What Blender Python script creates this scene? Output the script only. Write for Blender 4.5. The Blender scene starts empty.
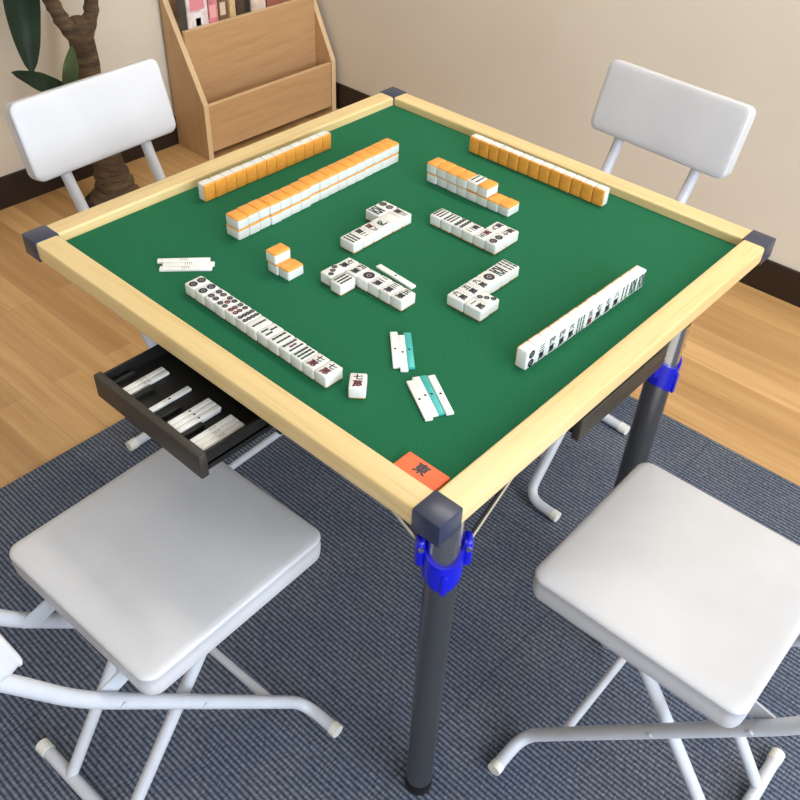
import bpy, bmesh, math, random
from mathutils import Vector, Matrix, Euler
random.seed(7)
C = bpy.context.scene.collection
PI = math.pi
R = math.radians

# ---------------------------------------------------------------- materials
def lin(c):
    return tuple((v/255/12.92 if v/255 <= .04045 else ((v/255+.055)/1.055)**2.4) for v in c) + (1.0,)

def mat(name, rgb, rough=.5, metal=0.0, spec=.5, coat=0.0):
    m = bpy.data.materials.new(name); m.use_nodes = True
    b = m.node_tree.nodes['Principled BSDF']
    b.inputs['Base Color'].default_value = lin(rgb)
    b.inputs['Roughness'].default_value = rough
    b.inputs['Metallic'].default_value = metal
    b.inputs['Specular IOR Level'].default_value = spec
    b.inputs['Coat Weight'].default_value = coat
    return m

class NT:
    """small helper around a material's node tree"""
    def __init__(s, m):
        s.m = m; s.t = m.node_tree; s.b = s.t.nodes['Principled BSDF']
    def n(s, kind, **kw):
        nd = s.t.nodes.new(kind)
        for k, v in kw.items():
            if k.startswith('i_'):
                nd.inputs[k[2:].replace('_', ' ')].default_value = v
            else:
                setattr(nd, k, v)
        return nd
    def l(s, a, b): s.t.links.new(a, b)
    def coords(s, kind='Object', scale=(1, 1, 1), loc=(0, 0, 0), rot=(0, 0, 0)):
        tc = s.n('ShaderNodeTexCoord'); mp = s.n('ShaderNodeMapping')
        mp.inputs['Scale'].default_value = scale; mp.inputs['Location'].default_value = loc
        mp.inputs['Rotation'].default_value = rot
        s.l(tc.outputs[kind], mp.inputs['Vector']); return mp.outputs['Vector']
    def noise(s, vec, scale, detail=3, rough=.5):
        nd = s.n('ShaderNodeTexNoise'); nd.inputs['Scale'].default_value = scale
        nd.inputs['Detail'].default_value = detail; nd.inputs['Roughness'].default_value = rough
        s.l(vec, nd.inputs['Vector']); return nd.outputs['Fac']
    def ramp(s, fac, stops):
        r = s.n('ShaderNodeValToRGB'); e = r.color_ramp.elements
        while len(e) < len(stops): e.new(.5)
        for el, (p, c) in zip(e, stops): el.position = p; el.color = lin(c)
        s.l(fac, r.inputs['Fac']); return r.outputs['Color']
    def mix(s, a, b, fac, mode='MIX'):
        m = s.n('ShaderNodeMix', data_type='RGBA', blend_type=mode)
        for sock, v in ((m.inputs[0], fac), (m.inputs[6], a), (m.inputs[7], b)):
            if hasattr(v, 'is_output'): s.l(v, sock)
            else: sock.default_value = v
        return m.outputs[2]
    def math(s, op, a, b=0.0):
        m = s.n('ShaderNodeMath', operation=op)
        for i, v in enumerate((a, b)):
            if hasattr(v, 'is_output'): s.l(v, m.inputs[i])
            else: m.inputs[i].default_value = v
        return m.outputs[0]
    def bump(s, h, strength=.3, dist=.001):
        b = s.n('ShaderNodeBump'); b.inputs['Strength'].default_value = strength
        b.inputs['Distance'].default_value = dist
        s.l(h, b.inputs['Height']); s.l(b.outputs['Normal'], s.b.inputs['Normal'])

def mottled(name, rgb, rough, amt=.08, scale=20, metal=0, spec=.5, bump=0, bscale=300, bdist=.0005, stretch=(1, 1, 1)):
    m = mat(name, rgb, rough, metal, spec); t = NT(m); v = t.coords(scale=stretch)
    d = tuple(max(0, c*(1-amt)) for c in rgb); u = tuple(min(255, c*(1+amt)) for c in rgb)
    t.l(t.ramp(t.noise(v, scale), [(.3, d), (.7, u)]), t.b.inputs['Base Color'])
    if bump: t.bump(t.noise(v, bscale, 2), bump, bdist)
    return m

def wood(name, dark, light, rough=.42, grain=(3, 60, 60), scale=1.0):
    m = mat(name, light, rough); t = NT(m)
    v = t.coords(scale=grain)
    n1 = t.noise(v, scale, 6, .6); n2 = t.noise(v, scale*6, 3, .6)
    f = t.math('ADD', t.math('MULTIPLY', n1, .7), t.math('MULTIPLY', n2, .3))
    t.l(t.ramp(f, [(.32, dark), (.52, light), (.8, tuple(min(255, c*1.03) for c in light))]), t.b.inputs['Base Color'])
    t.bump(n2, .08, .0005)
    return m

M = {}
M['felt'] = mottled('felt_green', (32, 103, 71), .92, .06, 400, spec=.15, bump=.25, bscale=1600, bdist=.0006)
M['rail'] = wood('rail_pine', (208, 174, 112), (226, 199, 144), .36, (2.2, 55, 55))
M['beech'] = wood('beech_veneer', (190, 148, 104), (202, 162, 118), .45, (40, 40, 3))
M['beech_wide'] = wood('beech_veneer_wide', (190, 148, 104), (202, 162, 118), .45, (3, 40, 40))
M['beech_edge'] = wood('beech_edge', (220, 188, 142), (230, 200, 158), .45, (40, 40, 3))
M['white_paint'] = mottled('white_enamel', (200, 203, 211), .35, .015, 30)
M['vinyl'] = mottled('white_vinyl', (204, 204, 208), .45, .02, 9, bump=.12, bscale=420, bdist=.0004)
M['rubber_white'] = mat('white_plastic', (226, 224, 216), .5)
M['tile_white'] = mat('tile_white', (226, 226, 222), .3)
M['tile_back'] = mottled('tile_back_amber', (232, 158, 66), .32, .05, 60)
M['ink'] = mat('tile_ink_blue_black', (18, 24, 44), .4)
M['ink_red'] = mat('tile_ink_red', (92, 24, 46), .4)
M['ink_green'] = mat('tile_ink_green', (16, 66, 60), .4)
M['stick_white'] = mat('stick_white', (240, 240, 238), .35)
M['stick_teal'] = mat('stick_teal', (58, 176, 172), .35)
M['orange'] = mottled('orange_plastic', (240, 104, 52), .45, .03, 60)
M['cap'] = mat('cap_navy_black', (42, 50, 74), .34, 0, .6)
M['black_plastic'] = mat('black_plastic', (13, 12, 12), .55)
M['drawer_black'] = mottled('drawer_black', (50, 46, 39), .5, .06, 80)
M['chrome'] = mat('chrome', (205, 202, 198), .2, 1.0)
M['gunmetal'] = mat('gunmetal_leg', (128, 128, 130), .3, .9)
M['steel_strip'] = mat('brace_strip', (190, 180, 160), .4, .4)
M['blue'] = mat('blue_plastic', (10, 16, 190), .3, 0, .5, .3)
M['base'] = mottled('baseboard_brown', (34, 20, 13), .5, .1, 20)
M['leaf'] = mottled('leaf_green', (38, 62, 44), .38, .25, 12)
M['leaf_dry'] = mottled('leaf_pale', (86, 104, 62), .5, .25, 12)
M['pot'] = mottled('pot_dark', (30, 26, 22), .6, .1, 20)
M['soil'] = mottled('soil_brown', (44, 34, 24), .9, .3, 60, bump=.5, bscale=60, bdist=.01)
M['ceiling'] = mat('ceiling_white', (235, 232, 225), .9)

m = mat('bark', (92, 74, 54), .9); t = NT(m); v = t.coords(scale=(1, 1, 5))
n = t.noise(v, 14, 6, .7)
t.l(t.ramp(n, [(.3, (44, 33, 24)), (.55, (98, 78, 56)), (.8, (128, 106, 78))]), t.b.inputs['Base Color'])
t.bump(n, .9, .012); M['bark'] = m

m = mat('wallpaper_cream', (219, 210, 196), .85, 0, .2); t = NT(m); v = t.coords()
t.l(t.ramp(t.noise(v, 2.0, 2), [(.3, (216, 207, 192)), (.7, (222, 213, 199))]), t.b.inputs['Base Color'])
t.bump(t.noise(v, 160, 3), .25, .0012); M['wall'] = m

# wooden strip floor, strips along Y
m = mat('wood_strip_floor', (200, 158, 104), .33, 0, .45); t = NT(m)
v = t.coords(rot=(0, 0, R(90)))
br = t.n('ShaderNodeTexBrick'); t.l(v, br.inputs['Vector'])
br.offset = .37; br.offset_frequency = 2
for k, val in (('Color1', lin((150, 150, 150))), ('Color2', lin((255, 255, 255))), ('Mortar', lin((90, 90, 90))), ('Scale', 1.0),
               ('Mortar Size', .0008), ('Mortar Smooth', .3), ('Bias', 0.0), ('Brick Width', .91), ('Row Height', .074)):
    br.inputs[k].default_value = val
g = t.noise(t.coords(scale=(34, 1.6, 1)), 1.0, 6, .6)
gr = t.ramp(g, [(.3, (194, 150, 98)), (.55, (212, 170, 116)), (.8, (221, 183, 132))])
tone = t.ramp(br.outputs['Color'], [(.28, (218, 210, 200)), (1.0, (255, 255, 255))])
t.l(t.mix(gr, tone, 1.0, 'MULTIPLY'), t.b.inputs['Base Color']); M['floor'] = m

# ribbed carpet tiles: ribs along Y, seams between tiles
PX, PY = .525, .51
m = mat('ribbed_carpet', (84, 92, 108), .95, 0, .1); t = NT(m)
tc = t.n('ShaderNodeTexCoord'); sx = t.n('ShaderNodeSeparateXYZ'); t.l(tc.outputs['Object'], sx.inputs[0])
X, Y = sx.outputs[0], sx.outputs[1]
wob = t.math('MULTIPLY', t.math('SUBTRACT', t.noise(t.coords(scale=(6, 6, 6)), 8, 2), .5), .0012)
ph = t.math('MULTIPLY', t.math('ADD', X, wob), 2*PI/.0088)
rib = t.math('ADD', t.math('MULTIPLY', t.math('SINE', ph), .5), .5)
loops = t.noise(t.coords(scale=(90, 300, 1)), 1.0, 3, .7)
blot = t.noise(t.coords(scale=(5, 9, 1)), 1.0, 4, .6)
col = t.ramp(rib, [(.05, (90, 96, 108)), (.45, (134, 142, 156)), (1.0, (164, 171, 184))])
sp = t.ramp(loops, [(.3, (96, 98, 102)), (.55, (200, 202, 207)), (.72, (255, 255, 255))])
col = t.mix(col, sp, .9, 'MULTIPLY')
bl = t.ramp(blot, [(.3, (205, 212, 232)), (.7, (255, 250, 244))])
col = t.mix(col, bl, .8, 'MULTIPLY')
def seam(coord, off, pitch):
    q = t.math('FRACT', t.math('DIVIDE', t.math('SUBTRACT', coord, off), pitch))
    return t.math('LESS_THAN', q, .006)
sm = t.math('MAXIMUM', seam(X, .72-10*PX-.0015, PX), seam(Y, .678-10*PY-.0015, PY))
col = t.mix(col, lin((34, 37, 44)), t.math('MULTIPLY', sm, .35))
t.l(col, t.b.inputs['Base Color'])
t.bump(t.math('ADD', rib, t.math('MULTIPLY', loops, .35)), .6, .003); M['carpet'] = m

# ---------------------------------------------------------------- mesh helpers
def finish(bm, name, mats, smooth=True, angle=35):
    bmesh.ops.recalc_face_normals(bm, faces=bm.faces[:])
    me = bpy.data.meshes.new(name); bm.to_mesh(me); bm.free()
    for m_ in (mats if isinstance(mats, (list, tuple)) else [mats]): me.materials.append(m_)
    if smooth:
        for p in me.polygons: p.use_smooth = True
        try: me.set_sharp_from_angle(angle=R(angle))
        except Exception: pass
    return me

def obj(name, bm, mats, parent=None, loc=(0, 0, 0), rot=(0, 0, 0), smooth=True, angle=35):
    me = bm if isinstance(bm, bpy.types.Mesh) else finish(bm, name, mats, smooth, angle)
    o = bpy.data.objects.new(name, me); C.objects.link(o)
    o.location = loc; o.rotation_euler = rot
    if parent: o.parent = parent
    return o

def tag(o, label=None, cat=None, group=None, kind=None):
    if label: o['label'] = label
    if cat: o['category'] = cat
    if group: o['group'] = group
    if kind: o['kind'] = kind
    return o

def empty(name, loc=(0, 0, 0), rz=0):
    o = bpy.data.objects.new(name, None); C.objects.link(o); o.empty_display_size = .05
    o.location = loc; o.rotation_euler = (0, 0, rz); return o

def copy_tree(o, parent=None):
    c = o.copy(); C.objects.link(c)
    if parent: c.parent = parent
    for ch in list(o.children): copy_tree(ch, c)
    return c

def add_box(bm, lo, hi, bevel=0.0, seg=2, mtx=None):
    r = bmesh.ops.create_cube(bm, size=1.0)
    vs = r['verts']; lo = Vector(lo); hi = Vector(hi)
    for v in vs:
        v.co = Vector((lo[i]+(hi[i]-lo[i])*(v.co[i]+.5) for i in range(3)))
    if mtx: bmesh.ops.transform(bm, matrix=mtx, verts=vs)
    if bevel:
        es = list({e for v in vs for e in v.link_edges})
        bmesh.ops.bevel(bm, geom=es, offset=bevel, segments=seg, profile=.5, affect='EDGES', clamp_overlap=True)
    return bm

def box(lo, hi, bevel=0.0, seg=2, mtx=None):
    return add_box(bmesh.new(), lo, hi, bevel, seg, mtx)

def loft(bm, rings, cap0=True, cap1=True):
    vr = [[bm.verts.new(p) for p in ring] for ring in rings]
    n = len(vr[0])
    for a, b in zip(vr, vr[1:]):
        for i in range(n):
            bm.faces.new((a[i], a[(i+1) % n], b[(i+1) % n], b[i]))
    if cap0: bm.faces.new(list(reversed(vr[0])))
    if cap1: bm.faces.new(vr[-1])
    return bm

def fillet(path, rad, seg=6):
    out = [Vector(path[0])]
    for i in range(1, len(path)-1):
        a, b, c = Vector(path[i-1]), Vector(path[i]), Vector(path[i+1])
        r_ = min(rad, (a-b).length*.48, (c-b).length*.48)
        p, q = b+(a-b).normalized()*r_, b+(c-b).normalized()*r_
        for k in range(seg+1):
            t_ = k/seg; out.append(p*(1-t_)**2 + b*2*t_*(1-t_) + q*t_**2)
    out.append(Vector(path[-1])); return out

def add_tube(bm, path, rad, seg=14, fil=0.0, squash=None):
    pts = fillet(path, fil) if fil else [Vector(p) for p in path]
    rads = rad if isinstance(rad, (list, tuple)) else [rad]*len(pts)
    rings = []; prev = None
    for i, p in enumerate(pts):
        d = (pts[min(i+1, len(pts)-1)]-pts[max(i-1, 0)]).normalized()
        if prev is None:
            u = d.cross(Vector((0, 0, 1)))
            if u.length < .05: u = d.cross(Vector((1, 0, 0)))
        else:
            u = prev - d*prev.dot(d)
        u.normalize(); prev = u; w = d.cross(u)
        rings.append([p+(u*math.cos(2*PI*k/seg)+w*math.sin(2*PI*k/seg))*rads[i] for k in range(seg)])
    return loft(bm, rings)

def tube(path, rad, seg=14, fil=0.0): return add_tube(bmesh.new(), path, rad, seg, fil)

def rrect(w, d, r, seg=6):
    pts = []
    for cx, cy, a0 in ((1, 1, 0), (-1, 1, 90), (-1, -1, 180), (1, -1, 270)):
        for k in range(seg+1):
            a = R(a0+90*k/seg)
            pts.append((cx*(w/2-r)+r*math.cos(a), cy*(d/2-r)+r*math.sin(a)))
    return pts

def cushion(w, d, h, r, puff=.006, welt=.0012):
    """upholstered pad, bottom at z=0, edges rounded, crowned top with a welt seam"""
    bm = bmesh.new(); rings = []
    prof = [(.02, 0), (.004, .001), (.001, .004), (0, .008), (-.0012, h*.55), (0, h-.0075), (-welt, h-.0058), (-welt, h-.0036),
            (.0006, h-.0018), (.0026, h-.0004), (.010, h+puff*.12), (.03, h+puff*.45), (.06, h+puff*.75), (.095, h+puff*.96)]
    mx = min(w, d)/2
    for ins, z in prof:
        if ins > mx-.03: continue
        rr = max(.004, r-ins*.6)
        rings.append([Vector((x, y, z)) for x, y in rrect(w-2*ins, d-2*ins, min(rr, (mx-ins)*.9))])
    return loft(bm, rings)

def lathe(bm, prof, seg=24, centre=(0, 0)):
    rings = [[Vector((centre[0]+r_*math.cos(2*PI*k/seg), centre[1]+r_*math.sin(2*PI*k/seg), z)) for k in range(seg)] for r_, z in prof]
    return loft(bm, rings)

# ---------------------------------------------------------------- room
WX, WY = 1.405, 1.75           # right wall (x = WX), left wall (y = WY)
X0, Y0, H = -3.2, -3.4, 2.5
def struct(name, bm, m_, label=None):
    o = obj(name, bm, m_, smooth=False); o['kind'] = 'structure'
    if label: tag(o, label, 'room')
    return o
struct('floor', box((X0-.1, Y0-.1, -.06), (WX+.1, WY+.1, 0)), M['floor'], 'pale brown wooden strip floor')
struct('ceiling', box((X0-.1, Y0-.1, H), (WX+.1, WY+.1, H+.06)), M['ceiling'], 'white ceiling above the room')
struct('wall_left', box((X0-.1, WY, 0), (WX+.1, WY+.1, H)), M['wall'], 'cream wall behind the plant and wooden rack')
struct('wall_right', box((WX, Y0-.1, 0), (WX+.1, WY, H)), M['wall'], 'plain beige wall behind the far right chair')
struct('wall_near', box((X0-.1, Y0-.1, 0), (X0, WY, H)), M['wall'], 'cream wall on the near side of the room')
bm = bmesh.new()
wx0, wx1, wz0, wz1 = -2.5, .7, .75, 2.25
add_box(bm, (X0, Y0-.1, 0), (WX, Y0, wz0)); add_box(bm, (X0, Y0-.1, wz1), (WX, Y0, H))
add_box(bm, (X0, Y0-.1, wz0), (wx0, Y0, wz1)); add_box(bm, (wx1, Y0-.1, wz0), (WX, Y0, wz1))
struct('wall_rear', bm, M['wall'], 'cream window wall behind the viewer')
bm = bmesh.new()
for a in (wx0, (wx0+wx1)/2-.02, wx1-.04): add_box(bm, (a, Y0-.07, wz0), (a+.04, Y0-.03, wz1))
for a in (wz0, wz1-.04): add_box(bm, (wx0, Y0-.07, a), (wx1, Y0-.03, a+.04))
struct('window_1', bm, M['white_paint'], 'wide white framed window behind the viewer')
bm = bmesh.new(); add_box(bm, (X0, WY-.01, 0), (WX-.01, WY, .098), .002)
struct('baseboard_left', bm, M['base'], 'dark brown baseboard under the cream left wall')
bm = bmesh.new(); add_box(bm, (WX-.01, Y0, 0), (WX, WY, .098), .002)
struct('baseboard_right', bm, M['base'], 'dark brown baseboard under the beige right wall')

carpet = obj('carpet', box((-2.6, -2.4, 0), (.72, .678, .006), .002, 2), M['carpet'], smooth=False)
tag(carpet, 'blue grey ribbed carpet tiles laid on the wooden floor under the table', 'carpet')
FZ = .006                       # carpet top

# ---------------------------------------------------------------- mahjong table
HB = .405; RW = .0355; RT = .70; RB = .667; FELT = .685
T = tag(empty('mahjong_table', (0, 0, 0)), 'square folding mahjong table with green felt top and pale wood rails', 'table')
obj('playing_surface', box((-.372, -.372, .672), (.372, .372, FELT), 0), M['felt'], T, smooth=False)
obj('underside_panel', box((-.366, -.366, .662), (.366, .366, .672)), M['black_plastic'], T, smooth=False)
def rail_bm():
    L = HB-.0372
    # outline in (y outward, z)
    pr = [(-.0005, RB), (-.0005, RT-.003), (.0004, RT-.001), (.0025, RT), (.0318, RT), (.0342, RT-.0007), (.0353, RT-.0022), (.0355, RT-.005),
          (.0355, RB+.011), (.0350, RB+.0065), (.0335, RB+.003), (.030, RB)]
    bm = bmesh.new()
    return loft(bm, [[Vector((x, y, z)) for y, z in pr] for x in (-L, L)])
for k in range(4):
    a = k*PI/2
    off = Vector((0, HB-RW, 0)); off.rotate(Euler((0, 0, a)))
    obj('rail', rail_bm(), M['rail'], T, off, (0, 0, a), angle=24)
def cap_bm():
    return box((-.0195, -.0195, .6680), (.0195, .0195, RT+.0012), 0.0016, 2)
for sx_, sy_ in ((-1, -1), (1, -1), (1, 1), (-1, 1)):
    obj('corner_cap', cap_bm(), M['cap'], T, (sx_*(HB-.0183), sy_*(HB-.0183), 0), angle=25)

def make_leg(x, y, ang, full):
    """leg with blue locking collar; ang = direction of the outer face"""
    g = empty('leg_mount', (0, 0, 0)); bpy.data.objects.remove(g)
    leg = obj('leg', tube([(0, 0, FZ+.02), (0, 0, .59)], .0205, 28), M['gunmetal'], T, (x, y, 0))
    obj('upper_tube', tube([(0, 0, .585), (0, 0, .6615)], .0208, 28), M['chrome'], leg)
    bm = bmesh.new(); lathe(bm, [(.0195, FZ), (.0215, FZ+.003), (.0216, FZ+.024), (.0207, FZ+.027)], 28)
    obj('rubber_foot', bm, M['black_plastic'], leg)
    # collar: sleeve with a scalloped lower front and two ears
    bm = bmesh.new(); seg = 36; rings = []
    for rr, side in ((.0209, 0), (.0245, 0), (.0252, .5), (.0245, 1), (.0209, 1)):
        ring = []
        for k in range(seg):
            th = 2*PI*k/seg; fr = max(0, math.cos(th))
            zb = .556-.013*fr**3; zt = .601-.014*fr**1.5
            ring.append(Vector((rr*math.cos(th), rr*math.sin(th), zb+(zt-zb)*(side))))
        rings.append(ring)
    rings.append(rings[0]); vr = [[bm.verts.new(p) for p in rg] for rg in rings[:-1]]
    vr.append(vr[0])
    for a_, b_ in zip(vr, vr[1:]):
        for k in range(seg): bm.faces.new((a_[k], a_[(k+1) % seg], b_[(k+1) % seg], b_[k]))
    # central ridge on the collar front
    add_box(bm, (.0235, -.004, .541), (.0278, .004, .576), .002, 2)
    for s in (-1, 1):
        add_box(bm, (-.012, s*.0275-.006, .572), (.009, s*.0275+.006, .617), .0055, 3)
    col_ = obj('collar', bm, M['blue'], leg, (0, 0, 0), (0, 0, ang), angle=40)
    for s in (-1, 1):
        obj('bolt', tube([(.008, s*.0275, .606), (.0115, s*.0275, .606)], .0034, 12), M['chrome'], col_)
    return leg
legN = make_leg(-.3535, -.3765, R(225), True)
legR = make_leg(.155, -.381, R(266), True)
legL = make_leg(.150, .371, R(108), True)
legF = make_leg(.3535, .3765, R(45), True)
def strut(a, b):
    a, b = Vector(a), Vector(b)
    bm = tube([a, b], .0026, 8)
    s = obj('brace', bm, M['steel_strip'], T)
    d = (b-a); off = Vector((0, 0, .0065))
    obj('brace_rod', tube([a+off+d*.05, b+off], .0022, 8), M['black_plastic'], s)
strut((-.331, -.394, .604), (-.215, -.386, .660))
strut((-.371, -.354, .604), (-.381, -.285, .660))
strut((.371, .354, .604), (.381, .285, .660))
strut((.331, .394, .604), (.215, .386, .660))

def drawer(off, rz, mount):
    """black point-stick drawer, local -x is its front; off = how far it is pulled out"""
    W = .110; z0, z1 = .612, .649
    d = empty('drawer', (0, 0, 0), rz); d.parent = T
    if off > .45: d.location = (0, .0045, 0)
    fx = -off
    bm = bmesh.new()
    add_box(bm, (fx, -W, z0), (fx+.012, W, z1), .002, 2)
    obj('drawer_front', bm, M['drawer_black'], d, angle=50)
    bm = bmesh.new(); D = .19
    add_box(bm, (fx+.012, -W+.004, .625), (fx+D, W-.004, .629))
    add_box(bm, (fx+.012, -W+.004, .617), (fx+D, -W+.008, .6465)); add_box(bm, (fx+.012, W-.008, .617), (fx+D, W-.004, .6465))
    add_box(bm, (fx+D-.004, -W+.004, .625), (fx+D, W-.004, .6465))
    obj('drawer_tray', bm, M['black_plastic'], d, smooth=False)
    for y in (.093, .050, -.005, -.052):
        obj('divider', box((fx+.016, y-.003, .629), (fx+.05, y+.003, .6365), .001), M['black_plastic'], d, smooth=False)
    bm = bmesh.new()
    add_box(bm, (-.375, -W-.012, .6505), (-.16, W+.012, .662)); add_box(bm, (-.375, -W-.012, .622), (-.16, -W-.003, .6505)); add_box(bm, (-.375, W+.003, .622), (-.16, W+.012, .6505))
    g = obj('drawer_housing', bm, M['black_plastic'], T, (0, 0, 0), (0, 0, rz), smooth=False)
    return d
drawer(.487, 0, None)
drawer(.397, R(90), None)

# ---------------------------------------------------------------- mahjong tiles
TW, TL, TT = .0214, .0298, .0178
BACK = .0025
def glyph_polys(ch, size):
    cu = bpy.data.curves.new('glyph', 'FONT'); cu.body = ch; cu.size = 1.0; cu.resolution_u = 2; cu.offset = .034
    o = bpy.data.objects.new('glyph', cu); C.objects.link(o)
    dg = bpy.context.evaluated_depsgraph_get(); e = o.evaluated_get(dg); me = e.to_mesh()
    vs = [v.co.copy() for v in me.vertices]; fs = [tuple(p.vertices) for p in me.polygons]
    e.to_mesh_clear(); bpy.data.objects.remove(o); bpy.data.curves.remove(cu)
    if not vs: return [], []
    x0 = min(v.x for v in vs); x1 = max(v.x for v in vs); y0 = min(v.y for v in vs); y1 = max(v.y for v in vs)
    k = size/max(x1-x0, y1-y0, 1e-6)
    return [((v.x-(x0+x1)/2)*k, (v.y-(y0+y1)/2)*k) for v in vs], fs
G = {}
def add_glyph(bm, ch, cx, cy, size, z, mi, sy=1.0):
    if ch not in G: G[ch] = glyph_polys(ch, 1.0)
    vs, fs = G[ch]
    bv = [bm.verts.new((cx+x*size, cy+y*size*sy, z)) for x, y in vs]
    for f in fs:
        try: bm.faces.new([bv[i] for i in f]).material_index = mi
        except ValueError: pass
def add_disc(bm, cx, cy, r_, z, mi, seg=12, inner=0.0):
    o = [bm.verts.new((cx+r_*math.cos(2*PI*k/seg), cy+r_*math.sin(2*PI*k/seg), z)) for k in range(seg)]
    if not inner: bm.faces.new(o).material_index = mi; return
    i_ = [bm.verts.new((cx+inner*math.cos(2*PI*k/seg), cy+inner*math.sin(2*PI*k/seg), z)) for k in range(seg)]
    for k in range(seg): bm.faces.new((o[k], o[(k+1) % seg], i_[(k+1) % seg], i_[k])).material_index = mi
def add_bar(bm, cx, cy, w, h, z, mi, ang=0.0):
    c, s = math.cos(ang), math.sin(ang)
    pts = [(-w/2*.6, -h/2), (w/2*.6, -h/2), (w/2, -h/2*.75), (w/2*.72, 0), (w/2, h/2*.75), (w/2*.6, h/2), (-w/2*.6, h/2), (-w/2, h/2*.75), (-w/2*.72, 0), (-w/2, -h/2*.75)]
    bm.faces.new([bm.verts.new((cx+x*c-y*s, cy+x*s+y*c, z)) for x, y in pts]).material_index = mi
NUM = '一二三四五六七八九'
def add_face(bm, kind):
    z = TT+.00012
    if kind is None or kind == 'white': return
    n_ = int(kind[1:]) if kind[1:].isdigit() else 0
    if kind[0] in 'mn':
        add_glyph(bm, NUM[n_-1], 0, .0067, .0118, z, 1, .92)
        add_glyph(bm, '萬', 0, -.0060, .0132, z, 2 if kind[0] == 'm' else 1, .95)
    elif kind[0] == 'h':
        add_glyph(bm, kind[1], 0, 0, .0175, z, 3 if kind[1] == '發' else (2 if kind[1] == '中' else 1), 1.15)
    elif kind[0] == 'p':
        a, b = .0049, .0082
        P = {1: [(0, 0)], 2: [(0, b*.85), (0, -b*.85)], 3: [(-a, b), (0, 0), (a, -b)], 4: [(-a, b*.8), (a, b*.8), (-a, -b*.8), (a, -b*.8)],
             5: [(-a, b), (a, b), (0, 0), (-a, -b), (a, -b)], 6: [(-a, b), (a, b), (-a, -.001), (a, -.001), (-a, -b), (a, -b)],
             7: [(-.006, .0105), (0, .008), (.006, .0055), (-a, -.0025), (a, -.0025), (-a, -.0095), (a, -.0095)],
             8: [(s*a, y) for s in (-1, 1) for y in (.0098, .0033, -.0033, -.0098)],
             9: [(x, y) for x in (-.006, 0, .006) for y in (b, 0, -b)]}[n_]
        r_ = {1: .0084, 2: .0062, 3: .0042, 4: .0046, 5: .0042, 6: .0040, 7: .0033, 8: .0035, 9: .0032}[n_]
        for k, (x, y) in enumerate(P):
            mi = 1
            if n_ == 1: mi = 1
            if n_ == 6 and y < .004: mi = 2
            if n_ == 5 and k == 2: mi = 2
            if n_ == 7 and y < 0: mi = 2
            if n_ == 9 and abs(y) < .001: mi = 2
            add_disc(bm, x, y, r_, z, mi, 16, r_*.42); add_disc(bm, x, y, r_*.34, z, 2 if n_ == 1 else mi, 10)
    elif kind[0] == 's':
        a, h_, w_ = .0062, .0115, .0038
        if n_ == 1:
            add_glyph(bm, '鳥', 0, 0, .018, z, 3); return
        Bz = {2: [(0, .0058), (0, -.0058)], 3: [(0, .0058), (-a*.7, -.0058), (a*.7, -.0058)], 4: [(s*a*.75, y) for s in (-1, 1) for y in (.0058, -.0058)],
              5: [(s*a, y) for s in (-1, 1) for y in (.0058, -.0058)]+[(0, 0)], 6: [(x, y) for x in (-a, 0, a) for y in (.0058, -.0058)],
              7: [(0, .0098)]+[(x, y) for x in (-a, 0, a) for y in (.001, -.0082)], 8: [(x, y) for x in (-.0068, -.0023, .0023, .0068) for y in (.0058, -.0058)],
              9: [(x, y) for x in (-a, 0, a) for y in (.0088, 0, -.0088)]}[n_]
        if n_ in (7, 9): h_ = .0078
        for k, (x, y) in enumerate(Bz):
            mi = 2 if (n_ == 5 and k == 4) or (n_ == 7 and k == 0) else (3 if k % 2 else 1)
            add_bar(bm, x, y, w_, h_, z, mi, R(14)*(1 if x*y > 0 else -1) if n_ == 8 and abs(x) < .004 else 0)

TM = {}
def tile_mesh(kind):
    if kind in TM: return TM[kind]
    out = []
    for part in ('body', 'back'):
        bm = box((-TW/2, -TL/2, 0), (TW/2, TL/2, TT), .0023, 3)
        geom = bm.verts[:]+bm.edges[:]+bm.faces[:]
        r_ = bmesh.ops.bisect_plane(bm, geom=geom, plane_co=(0, 0, BACK), plane_no=(0, 0, 1), clear_inner=part == 'body', clear_outer=part == 'back')
        cut = [e for e in r_['geom_cut'] if isinstance(e, bmesh.types.BMEdge)]
        bmesh.ops.contextual_create(bm, geom=cut)
        bmesh.ops.recalc_face_normals(bm, faces=bm.faces[:])
        if part == 'body':
            add_face(bm, kind)
            me = bpy.data.meshes.new('mahjong_tile'); bm.to_mesh(me); bm.free()
            for q in ('tile_white', 'ink', 'ink_red', 'ink_green'): me.materials.append(M[q])
        else:
            if 'back' in TM: bm.free(); out.append(TM['back']); continue
            me = bpy.data.meshes.new('tile_back'); bm.to_mesh(me); bm.free(); me.materials.append(M['tile_back']); TM['back'] = me
        for p in me.polygons: p.use_smooth = True
        me.set_sharp_from_angle(angle=R(40))
        out.append(me)
    TM[kind] = out; return out

def tile(kind, mtx, label, group):
    b, k = tile_mesh(kind)
    o = bpy.data.objects.new('mahjong_tile', b); C.objects.link(o); o.matrix_world = mtx
    c = bpy.data.objects.new('tile_back', k); C.objects.link(c); c.parent = o
    c['label'] = 'amber back of the tile'
    return tag(o, label, 'mahjong tile', group)

def frame(right, up, pos):
    r_, u = Vector(right).normalized(), Vector(up).normalized(); n_ = r_.cross(u)
    return Matrix(((r_.x, u.x, n_.x, pos[0]), (r_.y, u.y, n_.y, pos[1]), (r_.z, u.z, n_.z, pos[2]), (0, 0, 0, 1)))

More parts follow.
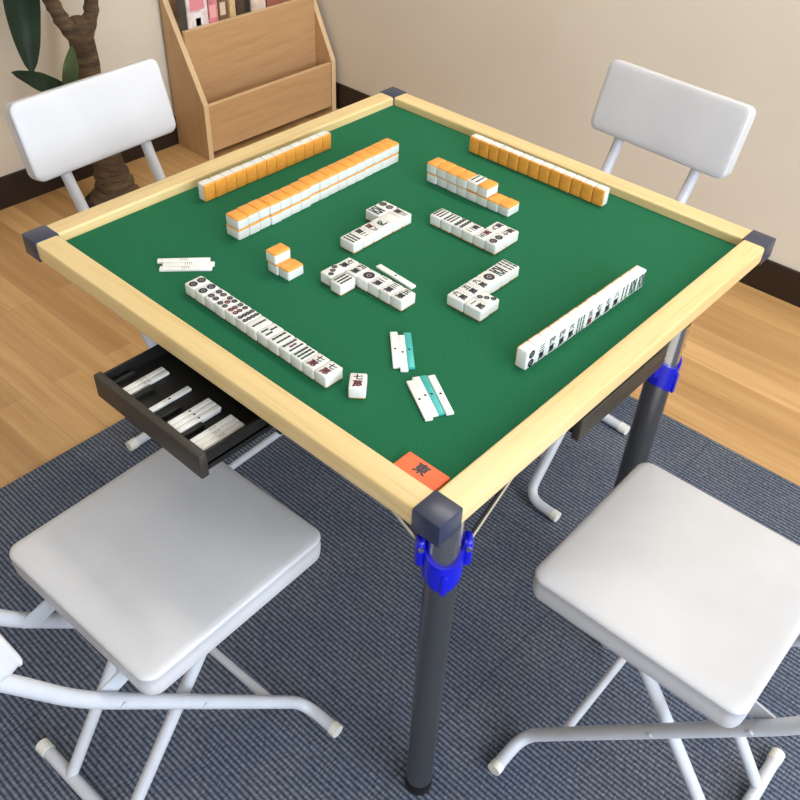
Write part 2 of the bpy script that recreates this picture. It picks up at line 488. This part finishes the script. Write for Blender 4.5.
ORD = ['first', 'second', 'third', 'fourth', 'fifth', 'sixth', 'seventh', 'eighth', 'ninth', 'tenth', 'eleventh', 'twelfth', 'thirteenth',
       'fourteenth', 'fifteenth', 'sixteenth', 'seventeenth']
def says(k):
    if k is None or k == 'white': return 'a blank face'
    w = ['one', 'two', 'three', 'four', 'five', 'six', 'seven', 'eight', 'nine']
    if k[0] == 'm': return 'dark and red characters'
    if k[0] == 'n': return 'two dark characters'
    if k[0] == 'h': return 'one large character'
    n_ = int(k[1:]); s = '' if n_ == 1 else 's'
    return w[n_-1] + (' round dot' if k[0] == 'p' else ' bamboo stick') + s
def jit(a): return random.uniform(-a, a)

Z1 = FELT                    # tile bottoms
EPS = .0002
def lying(kind, x, y, ang, label, group, z=Z1, jx=.0004):
    """face up; ang = world direction of the tile's upright"""
    up = Vector((math.cos(ang), math.sin(ang), 0)); right = Vector((up.y, -up.x, 0))
    p = Vector((x, y, z+EPS))+up*jit(jx)
    tile(kind, frame(right, up, p), label, group)
def facedown(kind, x, y, ang, label, group, z=Z1):
    up = Vector((math.cos(ang), math.sin(ang), 0)); right = Vector((-up.y, up.x, 0))
    p = Vector((x, y, z+TT+EPS))+up*jit(.0007)
    tile(kind, frame(right, up, p), label, group)
def standing(kind, x, y, ang, label, group):
    """ang = world direction the face looks to; (x, y) = centre of the tile"""
    n_ = Vector((math.cos(ang), math.sin(ang), 0)); up = Vector((0, 0, 1)); right = up.cross(n_)
    p = Vector((x, y, Z1+TL/2+EPS))-n_*(TT/2)+n_*jit(.0004)
    tile(kind, frame(right, up, p), label, group)

# open hand lying in front of the drawer, 13 tiles and one apart
A = ['p2', 'p2', 'p4', 'p5', 'p6', 'p8', 's2', 's3', 's4', 's5', 's6', 'm7', 'm7']
for i, k in enumerate(A):
    y = .1325-.0109-i*.0220; x = -.3035-.0045*(i/12)
    lying(k, x, y, R(-1), f'face-up tile with {says(k)}, {ORD[i]} from left in row beside the open drawer', 'face-up row beside the open drawer')
lying('m7', -.2985, -.1835, R(39.5), 'single turned white tile with characters just past the near end of the face-up row', None or 'face-up row beside the open drawer')
# hand standing along the right rail, faces to the viewer's right
B = ['p2', 'n3', 'n4', 'n4', 'n6', 's9', 'm5', 'n7', 'n7', 'n8', 's4', 's8', 's8']
for i, k in enumerate(B):
    x = -.1205+.0109+i*.0216; y = -.2995-.0075*(i/12)
    standing(k, x, y, R(-91.5), f'upright white tile, {ORD[i]} from the left in the row along the near right rail', 'standing row along the near right rail')
# hand standing along the far left rail, amber backs to the centre
for i in range(13):
    x = -.138+.0109+i*.0218
    standing('m%d' % (i % 9+1), x, .3235, R(90), f'upright amber-backed tile, {ORD[i]} from the left in the row along the far left rail', 'standing row along the far left rail')
for i in range(13):
    y = .1375-.0109-i*.0218
    standing('p%d' % (i % 9+1), .3255, y, R(0), f'upright amber-backed tile, {ORD[i]} from the left in the row along the far right rail', 'standing row along the far right rail')
# long double wall
for lv in range(2):
    for i in range(17):
        x = -.1755+.0109+i*.0218; y = .2015+.0095*(i/16)+(-.0012 if (i in (3, 4, 5, 6)) else .0006)
        facedown('s%d' % (i % 9+1), x, y, R(90), f'{"upper" if lv else "lower"} face-down amber-backed tile, {ORD[i]} from the left in the long double wall', 'long double wall of face-down tiles', Z1+lv*(TT+EPS))
# short double wall at the right
for i in range(8):
    y = .1165-.0109-i*.0217
    facedown('m2', .1915, y, R(180), f'lower face-down tile, {ORD[i]} from left in the short double wall at right', 'short double wall of face-down tiles')
for i in range(6):
    y = .1165-.0109-i*.0217; z = Z1+TT+EPS
    if i == 4: lying('s4', .189, y, R(180), 'face-up tile with bamboo sticks on top of the short double wall', 'short double wall of face-down tiles', z)
    else: facedown('m2', .189, y, R(180), f'upper face-down tile, {ORD[i]} from left on the short double wall at right', 'short double wall of face-down tiles', z)
# small stack of three
facedown('m1', -.1830, .0860, 0, 'lower face-down tile half under another in the small stack of three', 'small stack of three tiles')
facedown('m1', -.1815, .0640, 0, 'lower uncovered face-down tile with amber back in the small stack of three', 'small stack of three tiles')
facedown('m1', -.1850, .0870, 0, 'top face-down amber-backed tile of the small stack of three', 'small stack of three tiles', Z1+TT+EPS)
# discards
def discards(rows, place, where, group, flip=False):
    for r_, row in enumerate(rows):
        for i, k in enumerate(row):
            o_ = ORD[len(row)-1-i if flip else i]
            place(r_, i, k, f'face-up tile with {says(k)}, {o_} from left, {"inner" if r_ == 0 else "outer"} row, {where} discards', group)
P_ = .0218
discards([['n3', 'white', 'h發', 'm6', 'n2', 's6'], ['p2', 's8']],
         lambda r_, i, k, l, g: lying(k, .0520-.0109-i*P_, .0543+r_*.0308, R(-90), l, g), 'far left', 'discards of the far left side', True)
discards([['p2', 'm5', 'n2', 'p8', 's6', 's6'], ['n7', 'n9']],
         lambda r_, i, k, l, g: lying(k, .0860+r_*.0302, -.1118+.0109+i*P_, R(180), l, g), 'far right', 'discards of the far right side', True)
discards([['n7', 'n4', 'p1', 'n2', 'n3', 'n5'], ['p3', 's6']],
         lambda r_, i, k, l, g: lying(k, -.1220-r_*(.0305 if i == 0 else .0330)+(.003 if r_ and i == 0 else 0), .0208-.0109-i*P_+(.0016-.004*i if r_ else 0), 0, l, g), 'near left', 'discards of the near left side')
discards([['n6', 'n5', 'n9', 'p1', 's8', 's9'], ['n1', 'p3']],
         lambda r_, i, k, l, g: lying(k, -.0795+.0109+i*P_, -.1565-r_*.0302, R(90), l, g), 'near right', 'discards of the near right side')

# ---------------------------------------------------------------- point sticks
SLn, SW, ST = .0740, .0102, .0042
def stick_mesh(mname, dots):
    bm = box((-SLn/2, -SW/2, 0), (SLn/2, SW/2, ST), .0012, 2)
    for f in bm.faces: f.material_index = 0
    z = ST+.0001
    if dots == 1: add_disc(bm, 0, 0, .0019, z, 1)
    elif dots == 5:
        for x, y in ((-.004, .0018), (.004, .0018), (0, 0), (-.004, -.0018), (.004, -.0018)): add_disc(bm, x, y, .0010, z, 2)
    else:
        for k in range(4):
            for s in (-1, 1): add_disc(bm, -.0045+k*.003, s*.0016, .0008, z, 1)
    me = bpy.data.meshes.new('point_stick'); bm.to_mesh(me); bm.free()
    for q in (mname, 'ink', 'ink_red'): me.materials.append(M[q])
    for p in me.polygons: p.use_smooth = True
    me.set_sharp_from_angle(angle=R(40)); return me
SM = {'w1': stick_mesh('stick_white', 1), 'w5': stick_mesh('stick_white', 5), 'w8': stick_mesh('stick_white', 8), 't1': stick_mesh('stick_teal', 1)}
def stick(k, a, b, label, group, z=FELT, length=None):
    a, b = Vector(a), Vector(b); c = (a+b)/2; d = b-a
    o = bpy.data.objects.new('point_stick', SM[k]); C.objects.link(o)
    o.location = (c.x, c.y, z+EPS); o.rotation_euler = (0, 0, math.atan2(d.y, d.x))
    o.scale = ((length or d.length)/SLn, 1, 1)
    return tag(o, label, 'point stick', group)
g = 'sticks in front of the near left discards'
stick('w1', (-.1812, -.1355), (-.2325, -.1885), 'white point stick, left one of the trio nearest the discards', g, length=.074)
stick('w1', (-.1786, -.1467), (-.2318, -.2008), 'white point stick, middle one of the trio nearest the discards', g, length=.074)
stick('t1', (-.1697, -.1495), (-.2209, -.2025), 'teal point stick at the right of the trio nearest the discards', g, length=.074)
g = 'sticks in the group of four near the viewer'
stick('w1', (-.2410, -.2183), (-.2778, -.2819), 'white point stick at the left edge of the group of four', g, length=.074)
stick('w1', (-.2302, -.2174), (-.2680, -.2832), 'white point stick left of the teal one in the group of four', g, length=.074)
stick('t1', (-.2226, -.2235), (-.2606, -.2855), 'teal point stick lying between white ones in the group of four', g, length=.074)
stick('w1', (-.2143, -.2300), (-.2525, -.2934), 'white point stick at the right edge of the group of four', g, length=.074)
g = 'white sticks beyond the left end of the open hand'
stick('w8', (-.2974, .2242), (-.2422, .1742), 'white point stick farthest from the rail in the left trio', g, length=.076)
stick('w8', (-.2995, .2120), (-.2435, .1600), 'white middle point stick jutting out to the right in the left trio', g, length=.0745)
stick('w8', (-.3087, .2063), (-.2527, .1545), 'white point stick nearest the rail in the left trio', g, length=.075)
stick('w1', (-.0775, -.0105), (-.0825, -.0830), 'white point stick lying along the inner edge of the near left discards', 'stick beside the discards', length=.0745)
g = 'white sticks in the open drawer'
for grp, (yc, kinds, nm) in enumerate(((.0655, ('w5', 'w5'), 'leftmost bundle'), (.0135, ('w1',), 'thin second bundle'), (-.037, ('w1', 'w1', 'w1'), 'third bundle'), (-.0865, ('w8', 'w8', 'w8', 'w8'), 'largest right bundle'))):
    for i, k in enumerate(kinds):
        y = yc+.0075+(len(kinds)-1)*.0045-i*.0090
        wd = {1: ('only',), 2: ('left', 'right'), 3: ('left', 'middle', 'right'), 4: ('leftmost', 'middle left', 'middle right', 'rightmost')}[len(kinds)][i]
        stick(k, (-.4700+jit(.0006), y), (-.4040, y+.001), f'white point stick, {wd} one low in the {nm} in the open drawer', g, z=.629, length=.0655).scale.y = .85
        if len(kinds) > 2:
            stick(k, (-.4690, y+jit(.0006)), (-.4030, y), f'white point stick, {wd} one atop the {nm} in the open drawer', g, z=.629+ST+EPS, length=.0655).scale.y = .85

# dealer marker
bm = box((-.0172, -.0305, 0), (.0172, .0305, .0055), .002, 3)
for f in bm.faces: f.material_index = 0
old = set(bm.verts)
add_glyph(bm, '東', 0, 0, .018, .0057, 1)
mv = [v for v in bm.verts if v not in old]
bmesh.ops.rotate(bm, verts=mv, cent=(0, 0, 0), matrix=Matrix.Rotation(R(-90), 3, 'Z'))
bmesh.ops.translate(bm, verts=mv, vec=(.004, .001, 0))
me = bpy.data.meshes.new('marker_plate'); bm.to_mesh(me); bm.free()
me.materials.append(M['orange']); me.materials.append(M['ink'])
o = obj('marker_plate', me, None, None, (-.3518, -.3320, FELT+.0002))
tag(o, 'orange plastic marker plate with a dark character in the near felt corner', 'marker')

# ---------------------------------------------------------------- folding chairs
def make_chair():
    root = empty('folding_chair')
    sb = .408
    obj('seat', cushion(.304, .301, .045, .020, .004), M['vinyl'], root, (0, 0, sb), angle=50)
    obj('seat_board', box((-.13, -.125, sb-.006), (.13, .125, sb+.001)), M['white_paint'], root, smooth=False)
    obj('backrest', cushion(.137, .312, .036, .016, .002), M['vinyl'], root, (-.342, 0, .685), (0, R(74.5), 0), angle=50)
    r_ = .0106; fz = FZ+r_+.001
    def hw(z): return .119-.08*z
    for s in (-1, 1):
        path = [(.118, s*.196, fz), (.118, s*hw(0), fz), (-.206, s*hw(.414), .414), (-.306, s*.090, .606), (-.325, s*.091, .655), (-.346, s*.091, .728)]
        st = obj('side_tube', tube(path, r_, 16, .05), M['white_paint'], root, angle=60)
        obj('foot_cap', tube([(.118, s*.187, fz), (.118, s*.200, fz)], r_+.0012, 16), M['rubber_white'], st)
        for x_, z_ in ((-.165, .366), (-.06, .237)):
            obj('bolt', tube([(x_, s*hw(z_), z_), (x_, s*(hw(z_)+r_+.0025), z_)], .004, 10), M['white_paint'], st)
        obj('rear_leg', tube([(-.211, s*.066, FZ+.014), (.05, s*.073, .400)], .0096, 14), M['white_paint'], root, angle=60)
        # folded steel bracket between tube and seat
        bm = bmesh.new()
        pts = [(-.188, .382), (-.182, .394), (-.13, .4055), (.02, .4055), (.02, .392), (-.10, .386), (-.17, .366)]
        loft(bm, [[Vector((x, s*y, z)) for x, z in pts] for y in (.078, .0815)])
        obj('seat_bracket', bm, M['white_paint'], root, smooth=False)
    obj('cross_bar', tube([(.058, -hw(.09), .090), (.058, hw(.09), .090)], .0072, 12), M['white_paint'], root, angle=60)
    fb = obj('rear_foot_bar', tube([(-.212, -.140, fz), (-.212, .140, fz)], r_, 16), M['white_paint'], root, angle=60)
    for s in (-1, 1):
        obj('foot_cap', tube([(-.212, s*.126, fz), (-.212, s*.146, fz)], r_+.0012, 16), M['rubber_white'], fb)
    return root
chair = make_chair()
spots = [((-.510, -.031), 2.2, 'white folding chair in front of the open drawer, nearest on the left'),
         ((-.058, -.571), 90.4, 'white folding chair at the lower right, its seat showing beside the near table leg'),
         ((-.078, .374), -87.7, 'white folding chair with a bluish white back standing before the plant'),
         ((.390, -.030), 176.6, 'white folding chair with greyish back against the plain beige right wall')]
chairs = [chair]+[copy_tree(chair) for _ in range(3)]
for o, ((x, y), a, lab) in zip(chairs, spots):
    o.location = (x, y, 0); o.rotation_euler = (0, 0, R(a))
    tag(o, lab, 'chair', 'white folding chairs around the table')
for ch in chairs[0].children:
    if ch.name.startswith('backrest'): ch.location.x += .034; ch.location.z += .008; ch.rotation_euler.y = R(80)

# ---------------------------------------------------------------- magazine rack
rk = tag(empty('magazine_rack', (0, 0, 0)), 'light wood sloping magazine rack with open steps in the room corner', 'rack')
rx0, rx1, ry, rb = .778, 1.382, 1.568, 1.737
prof = [(ry, 0), (rb, 0), (rb, .66), (ry+.215-.05, .66), (ry, .188)]
prof = [(ry, 0), (rb, 0), (rb, .62), (1.728, .50), (ry, .188)]
def side(x):
    bm = bmesh.new(); loft(bm, [[Vector((xx, y, z)) for y, z in prof] for xx in (x, x+.018)]); return bm
def panel(lo, hi, name='panel', m_='beech_wide'):
    return obj(name, box(lo, hi, .0008, 1), M[m_], rk, smooth=False)
for x in (rx0, rx1-.018):
    s_ = obj('side_panel', side(x), M['beech'], rk, smooth=False)
    bm = bmesh.new()
    for (a, b) in (((ry, 0), (ry, .188)), ((ry, .188), (1.728, .50))):
        (y0, z0), (y1, z1) = a, b
        d = Vector((0, y1-y0, z1-z0)).normalized(); nn = Vector((0, -d.z, d.y))*.0012
        p = [Vector((x-.0006, y0, z0)), Vector((x+.0186, y0, z0)), Vector((x+.0186, y1, z1)), Vector((x-.0006, y1, z1))]
        vs = [bm.verts.new(q) for q in p]+[bm.verts.new(q+nn) for q in p]
        for f in ((3, 2, 1, 0), (4, 5, 6, 7), (0, 1, 5, 4), (1, 2, 6, 5), (2, 3, 7, 6), (3, 0, 4, 7)): bm.faces.new([vs[i] for i in f])
    obj('edge_band', bm, M['beech_edge'], s_, smooth=False)
xi0, xi1 = rx0+.018, rx1-.018
panel((xi0, ry+.004, .02), (xi1, ry+.018, .180), 'front_panel')
panel((xi0, ry+.003, .180), (xi1, ry+.0185, .1825), 'front_edge', 'beech_edge')
panel((xi0, ry+.018, .05), (xi1, 1.652, .062), 'bottom_shelf')
panel((xi0, 1.652, .05), (xi1, 1.664, .398), 'middle_panel')
panel((xi0, 1.6515, .398), (xi1, 1.6645, .4005), 'middle_edge', 'beech_edge')
panel((xi0, 1.664, .27), (xi1, 1.727, .282), 'upper_shelf')
panel((xi0, 1.727, .05), (xi1, 1.737, .62), 'back_panel')
# magazines standing in the top step
def book(x, w, h, th, rgb, label, deco=None, yo=0):
    cov = mottled('cover', rgb, .4, .12, 30)
    bm = box((x, 1.668+yo, .283), (x+w, 1.668+yo+th, .283+h), .0008, 1)
    b = obj('magazine', bm, cov, smooth=False); tag(b, label, 'magazine', 'magazines in the wooden rack')
    obj('pages', box((x+.002, 1.6688+yo, .2838), (x+w+.0004, 1.6688+yo+th-.0016, .283+h+.0004)), M['stick_white'], b, smooth=False)
    for (dx0, dz0, dx1, dz1, c) in (deco or ()):
        # printed blocks of colour on the cover
        bm = box((x+dx0, 1.6674+yo, .283+dz0), (x+dx1, 1.6682+yo, .283+dz1))
        obj('cover_print', bm, mat('print', c, .4), b, smooth=False)
book(.797, .028, .27, .012, (70, 66, 58), 'dark olive magazine at the left end of the rack')
book(.828, .080, .29, .008, (232, 214, 216), 'pale pink magazine with a black and white shape', ((.012, .166, .068, .290, (232, 150, 160)), (.022, .120, .056, .160, (245, 245, 245)), (.030, .118, .050, .142, (18, 18, 24)), (.02, .200, .06, .240, (170, 40, 60))))
book(.912, .036, .275, .010, (214, 130, 140), 'narrow rose pink magazine beside the pale pink one', ((.004, .13, .03, .17, (240, 180, 180)),))
book(.952, .042, .285, .009, (120, 88, 66), 'brown magazine in the middle of the rack', ((.006, .13, .028, .17, (226, 206, 180)),))
book(.998, .024, .265, .010, (206, 178, 130), 'tan magazine right of the brown one')
book(1.026, .060, .28, .012, (74, 58, 46), 'dark brown magazine right of the tan one', ((.034, .12, .056, .16, (40, 40, 36)),))
book(1.090, .062, .255, .008, (222, 204, 190), 'cream magazine at the right of the row')
book(1.160, .080, .29, .010, (160, 96, 84), 'reddish brown magazine right of the cream one')

# ---------------------------------------------------------------- plant
pl = tag(empty('potted_dragon_tree', (.385, 1.55, 0)), 'tall houseplant with thick forked brown trunk and broad dark green leaves', 'plant')
def trunk_bm(pts, rads, bumps=.12):
    rnd = random.Random(3); P, Rr = [], []
    for (a, b, ra, rb_) in zip(pts, pts[1:], rads, rads[1:]):
        for k in range(6):
            t_ = k/6; P.append(Vector(a).lerp(Vector(b), t_)); Rr.append((ra+(rb_-ra)*t_)*(1+rnd.uniform(-bumps, bumps)))
    P.append(Vector(pts[-1])); Rr.append(rads[-1])
    return add_tube(bmesh.new(), P, Rr, 14)
tr = obj('trunk', trunk_bm([(.012, 0, .004), (.014, 0, .05), (.006, 0, .12), (.0, 0, .3), (-.002, 0, .50), (-.004, 0, .535)], [.088, .062, .046, .036, .036, .040], .07), M['bark'], pl, angle=80)
obj('branch', trunk_bm([(-.01, 0, .505), (-.045, 0, .555), (-.065, .01, .62), (-.07, .01, .74)], [.026, .022, .019, .017]), M['bark'], pl, angle=80)
obj('branch', trunk_bm([(.008, 0, .51), (.042, 0, .56), (.06, 0, .63), (.066, .0, .80)], [.026, .021, .018, .016]), M['bark'], pl, angle=80)
obj('branch', trunk_bm([(-.006, -.005, .52), (-.010, -.008, .548), (-.012, -.01, .556)], [.032, .029, .022]), M['bark'], pl, angle=80)
bm = bmesh.new(); lathe(bm, [(.078, 0), (.086, .002), (.089, .010), (.082, .012)], 28)
obj('saucer', bm, M['pot'], pl)
def leaf(base, tip, width, sag=.05, nrm=(0, -1, .25), m_='leaf', parent=pl):
    a, b = Vector(base), Vector(tip); bm = bmesh.new(); rows = []
    d = (b-a).normalized(); nv = Vector(nrm).normalized(); sd = d.cross(nv).normalized(); up = sd.cross(d)
    N = 14
    for i in range(N+1):
        t_ = i/N
        c = a.lerp(b, t_)+up*(math.sin(PI*t_)*sag)
        w_ = width/2*min(1, (math.sin(PI*min(1, t_*.92+.06)))**.8+.02)
        if i == N: w_ = .0008
        wav = .12*math.sin(t_*17)*w_
        rows.append([c-sd*w_+up*(w_*.18+wav), c-sd*w_*.5, c-up*w_*.22, c+sd*w_*.5, c+sd*w_+up*(w_*.18-wav)])
    vr = [[bm.verts.new(p) for p in r_] for r_ in rows]
    for r0, r1 in zip(vr, vr[1:]):
        for k in range(4): bm.faces.new((r0[k], r0[k+1], r1[k+1], r1[k]))
    bmesh.ops.solidify(bm, geom=bm.faces[:], thickness=.0008)
    return obj('leaf', bm, M[m_], parent, angle=80)
leaf((-.15, -.05, .82), (-.190, -.05, .466), .088, -.02, (-.3, -1, .1))
leaf((-.085, -.04, .375), (-.245, -.05, .487), .050, .015, (-.6, -1, .8))
leaf((-.105, -.05, .372), (-.060, -.05, .512), .042, .008, (-.5, -1, .2), 'leaf_dry')
rnd = random.Random(11)
for (bx, bz) in ((-.07, .74), (.066, .80)):
    for k in range(9):
        a = k*2.4; L_ = rnd.uniform(.26, .40); el = rnd.uniform(-.1, .9)
        tip = (bx+math.cos(a)*L_*.75, max(-.45, min(.13, math.sin(a)*L_*.6)), bz+.08+el*.25)
        if tip[1] > .13: continue
        leaf((bx, 0, bz-.01+k*.006), tip, rnd.uniform(.06, .085), .05, (.1, -.5, 1))

# ---------------------------------------------------------------- lights, sky, camera
w = bpy.data.worlds.new('World'); bpy.context.scene.world = w; w.use_nodes = True
bg = w.node_tree.nodes['Background']; bg.inputs['Color'].default_value = (.78, .88, 1.0, 1); bg.inputs['Strength'].default_value = 1.2
def area(name, loc, rot, sx, sy, power, col):
    l = bpy.data.lights.new(name, 'AREA'); l.shape = 'RECTANGLE'; l.size = sx; l.size_y = sy; l.energy = power; l.color = col
    o = bpy.data.objects.new(name, l); C.objects.link(o); o.location = loc; o.rotation_euler = rot
    return o
area('window_daylight', ((wx0+wx1)/2, Y0+.02, (wz0+wz1)/2), (R(90), 0, 0), wx1-wx0, wz1-wz0, 185, (.77, .88, 1.0))
for i, (x, y, d) in enumerate(((.80, .1, 'table'), (.80, -2.0, 'window'))):
    cl = tag(empty('ceiling_light', (x, y, H)), f'long white ceiling light on the {d} side of the room', 'lamp', 'ceiling lights')
    obj('housing', box((-.14, -.62, -.05), (.14, .62, 0), .004), M['white_paint'], cl, smooth=False)
    dm = bpy.data.materials.new('lamp_diffuser'); dm.use_nodes = True
    pb = dm.node_tree.nodes['Principled BSDF']; pb.inputs['Emission Color'].default_value = (1, .93, .83, 1); pb.inputs['Emission Strength'].default_value = 23
    obj('diffuser', box((-.12, -.60, -.07), (.12, .60, -.0505), .006), dm, cl, smooth=False)

cam = bpy.data.cameras.new('Camera'); co = bpy.data.objects.new('Camera', cam); C.objects.link(co)
f_, yaw, pit, rol = 877.932188, .704577920, .722966143, .0487662529
fw = Vector((math.cos(yaw)*math.cos(pit), math.sin(yaw)*math.cos(pit), -math.sin(pit)))
rt = Vector((math.sin(yaw), -math.cos(yaw), 0)); up = rt.cross(fw)
r2 = rt*math.cos(rol)+up*math.sin(rol); u2 = -rt*math.sin(rol)+up*math.cos(rol)
co.matrix_world = Matrix(((r2.x, u2.x, -fw.x, -.887015419), (r2.y, u2.y, -fw.y, -.752646078), (r2.z, u2.z, -fw.z, 1.39540797), (0, 0, 0, 1)))
cam.sensor_width = 36; cam.lens = f_/800*36; cam.clip_start = .01
sc = bpy.context.scene; sc.camera = co
sc.view_settings.view_transform = 'Standard'; sc.view_settings.look = 'None'
sc.view_settings.exposure = -0.33; sc.view_settings.gamma = 1.0; sc.view_settings.use_curve_mapping = False
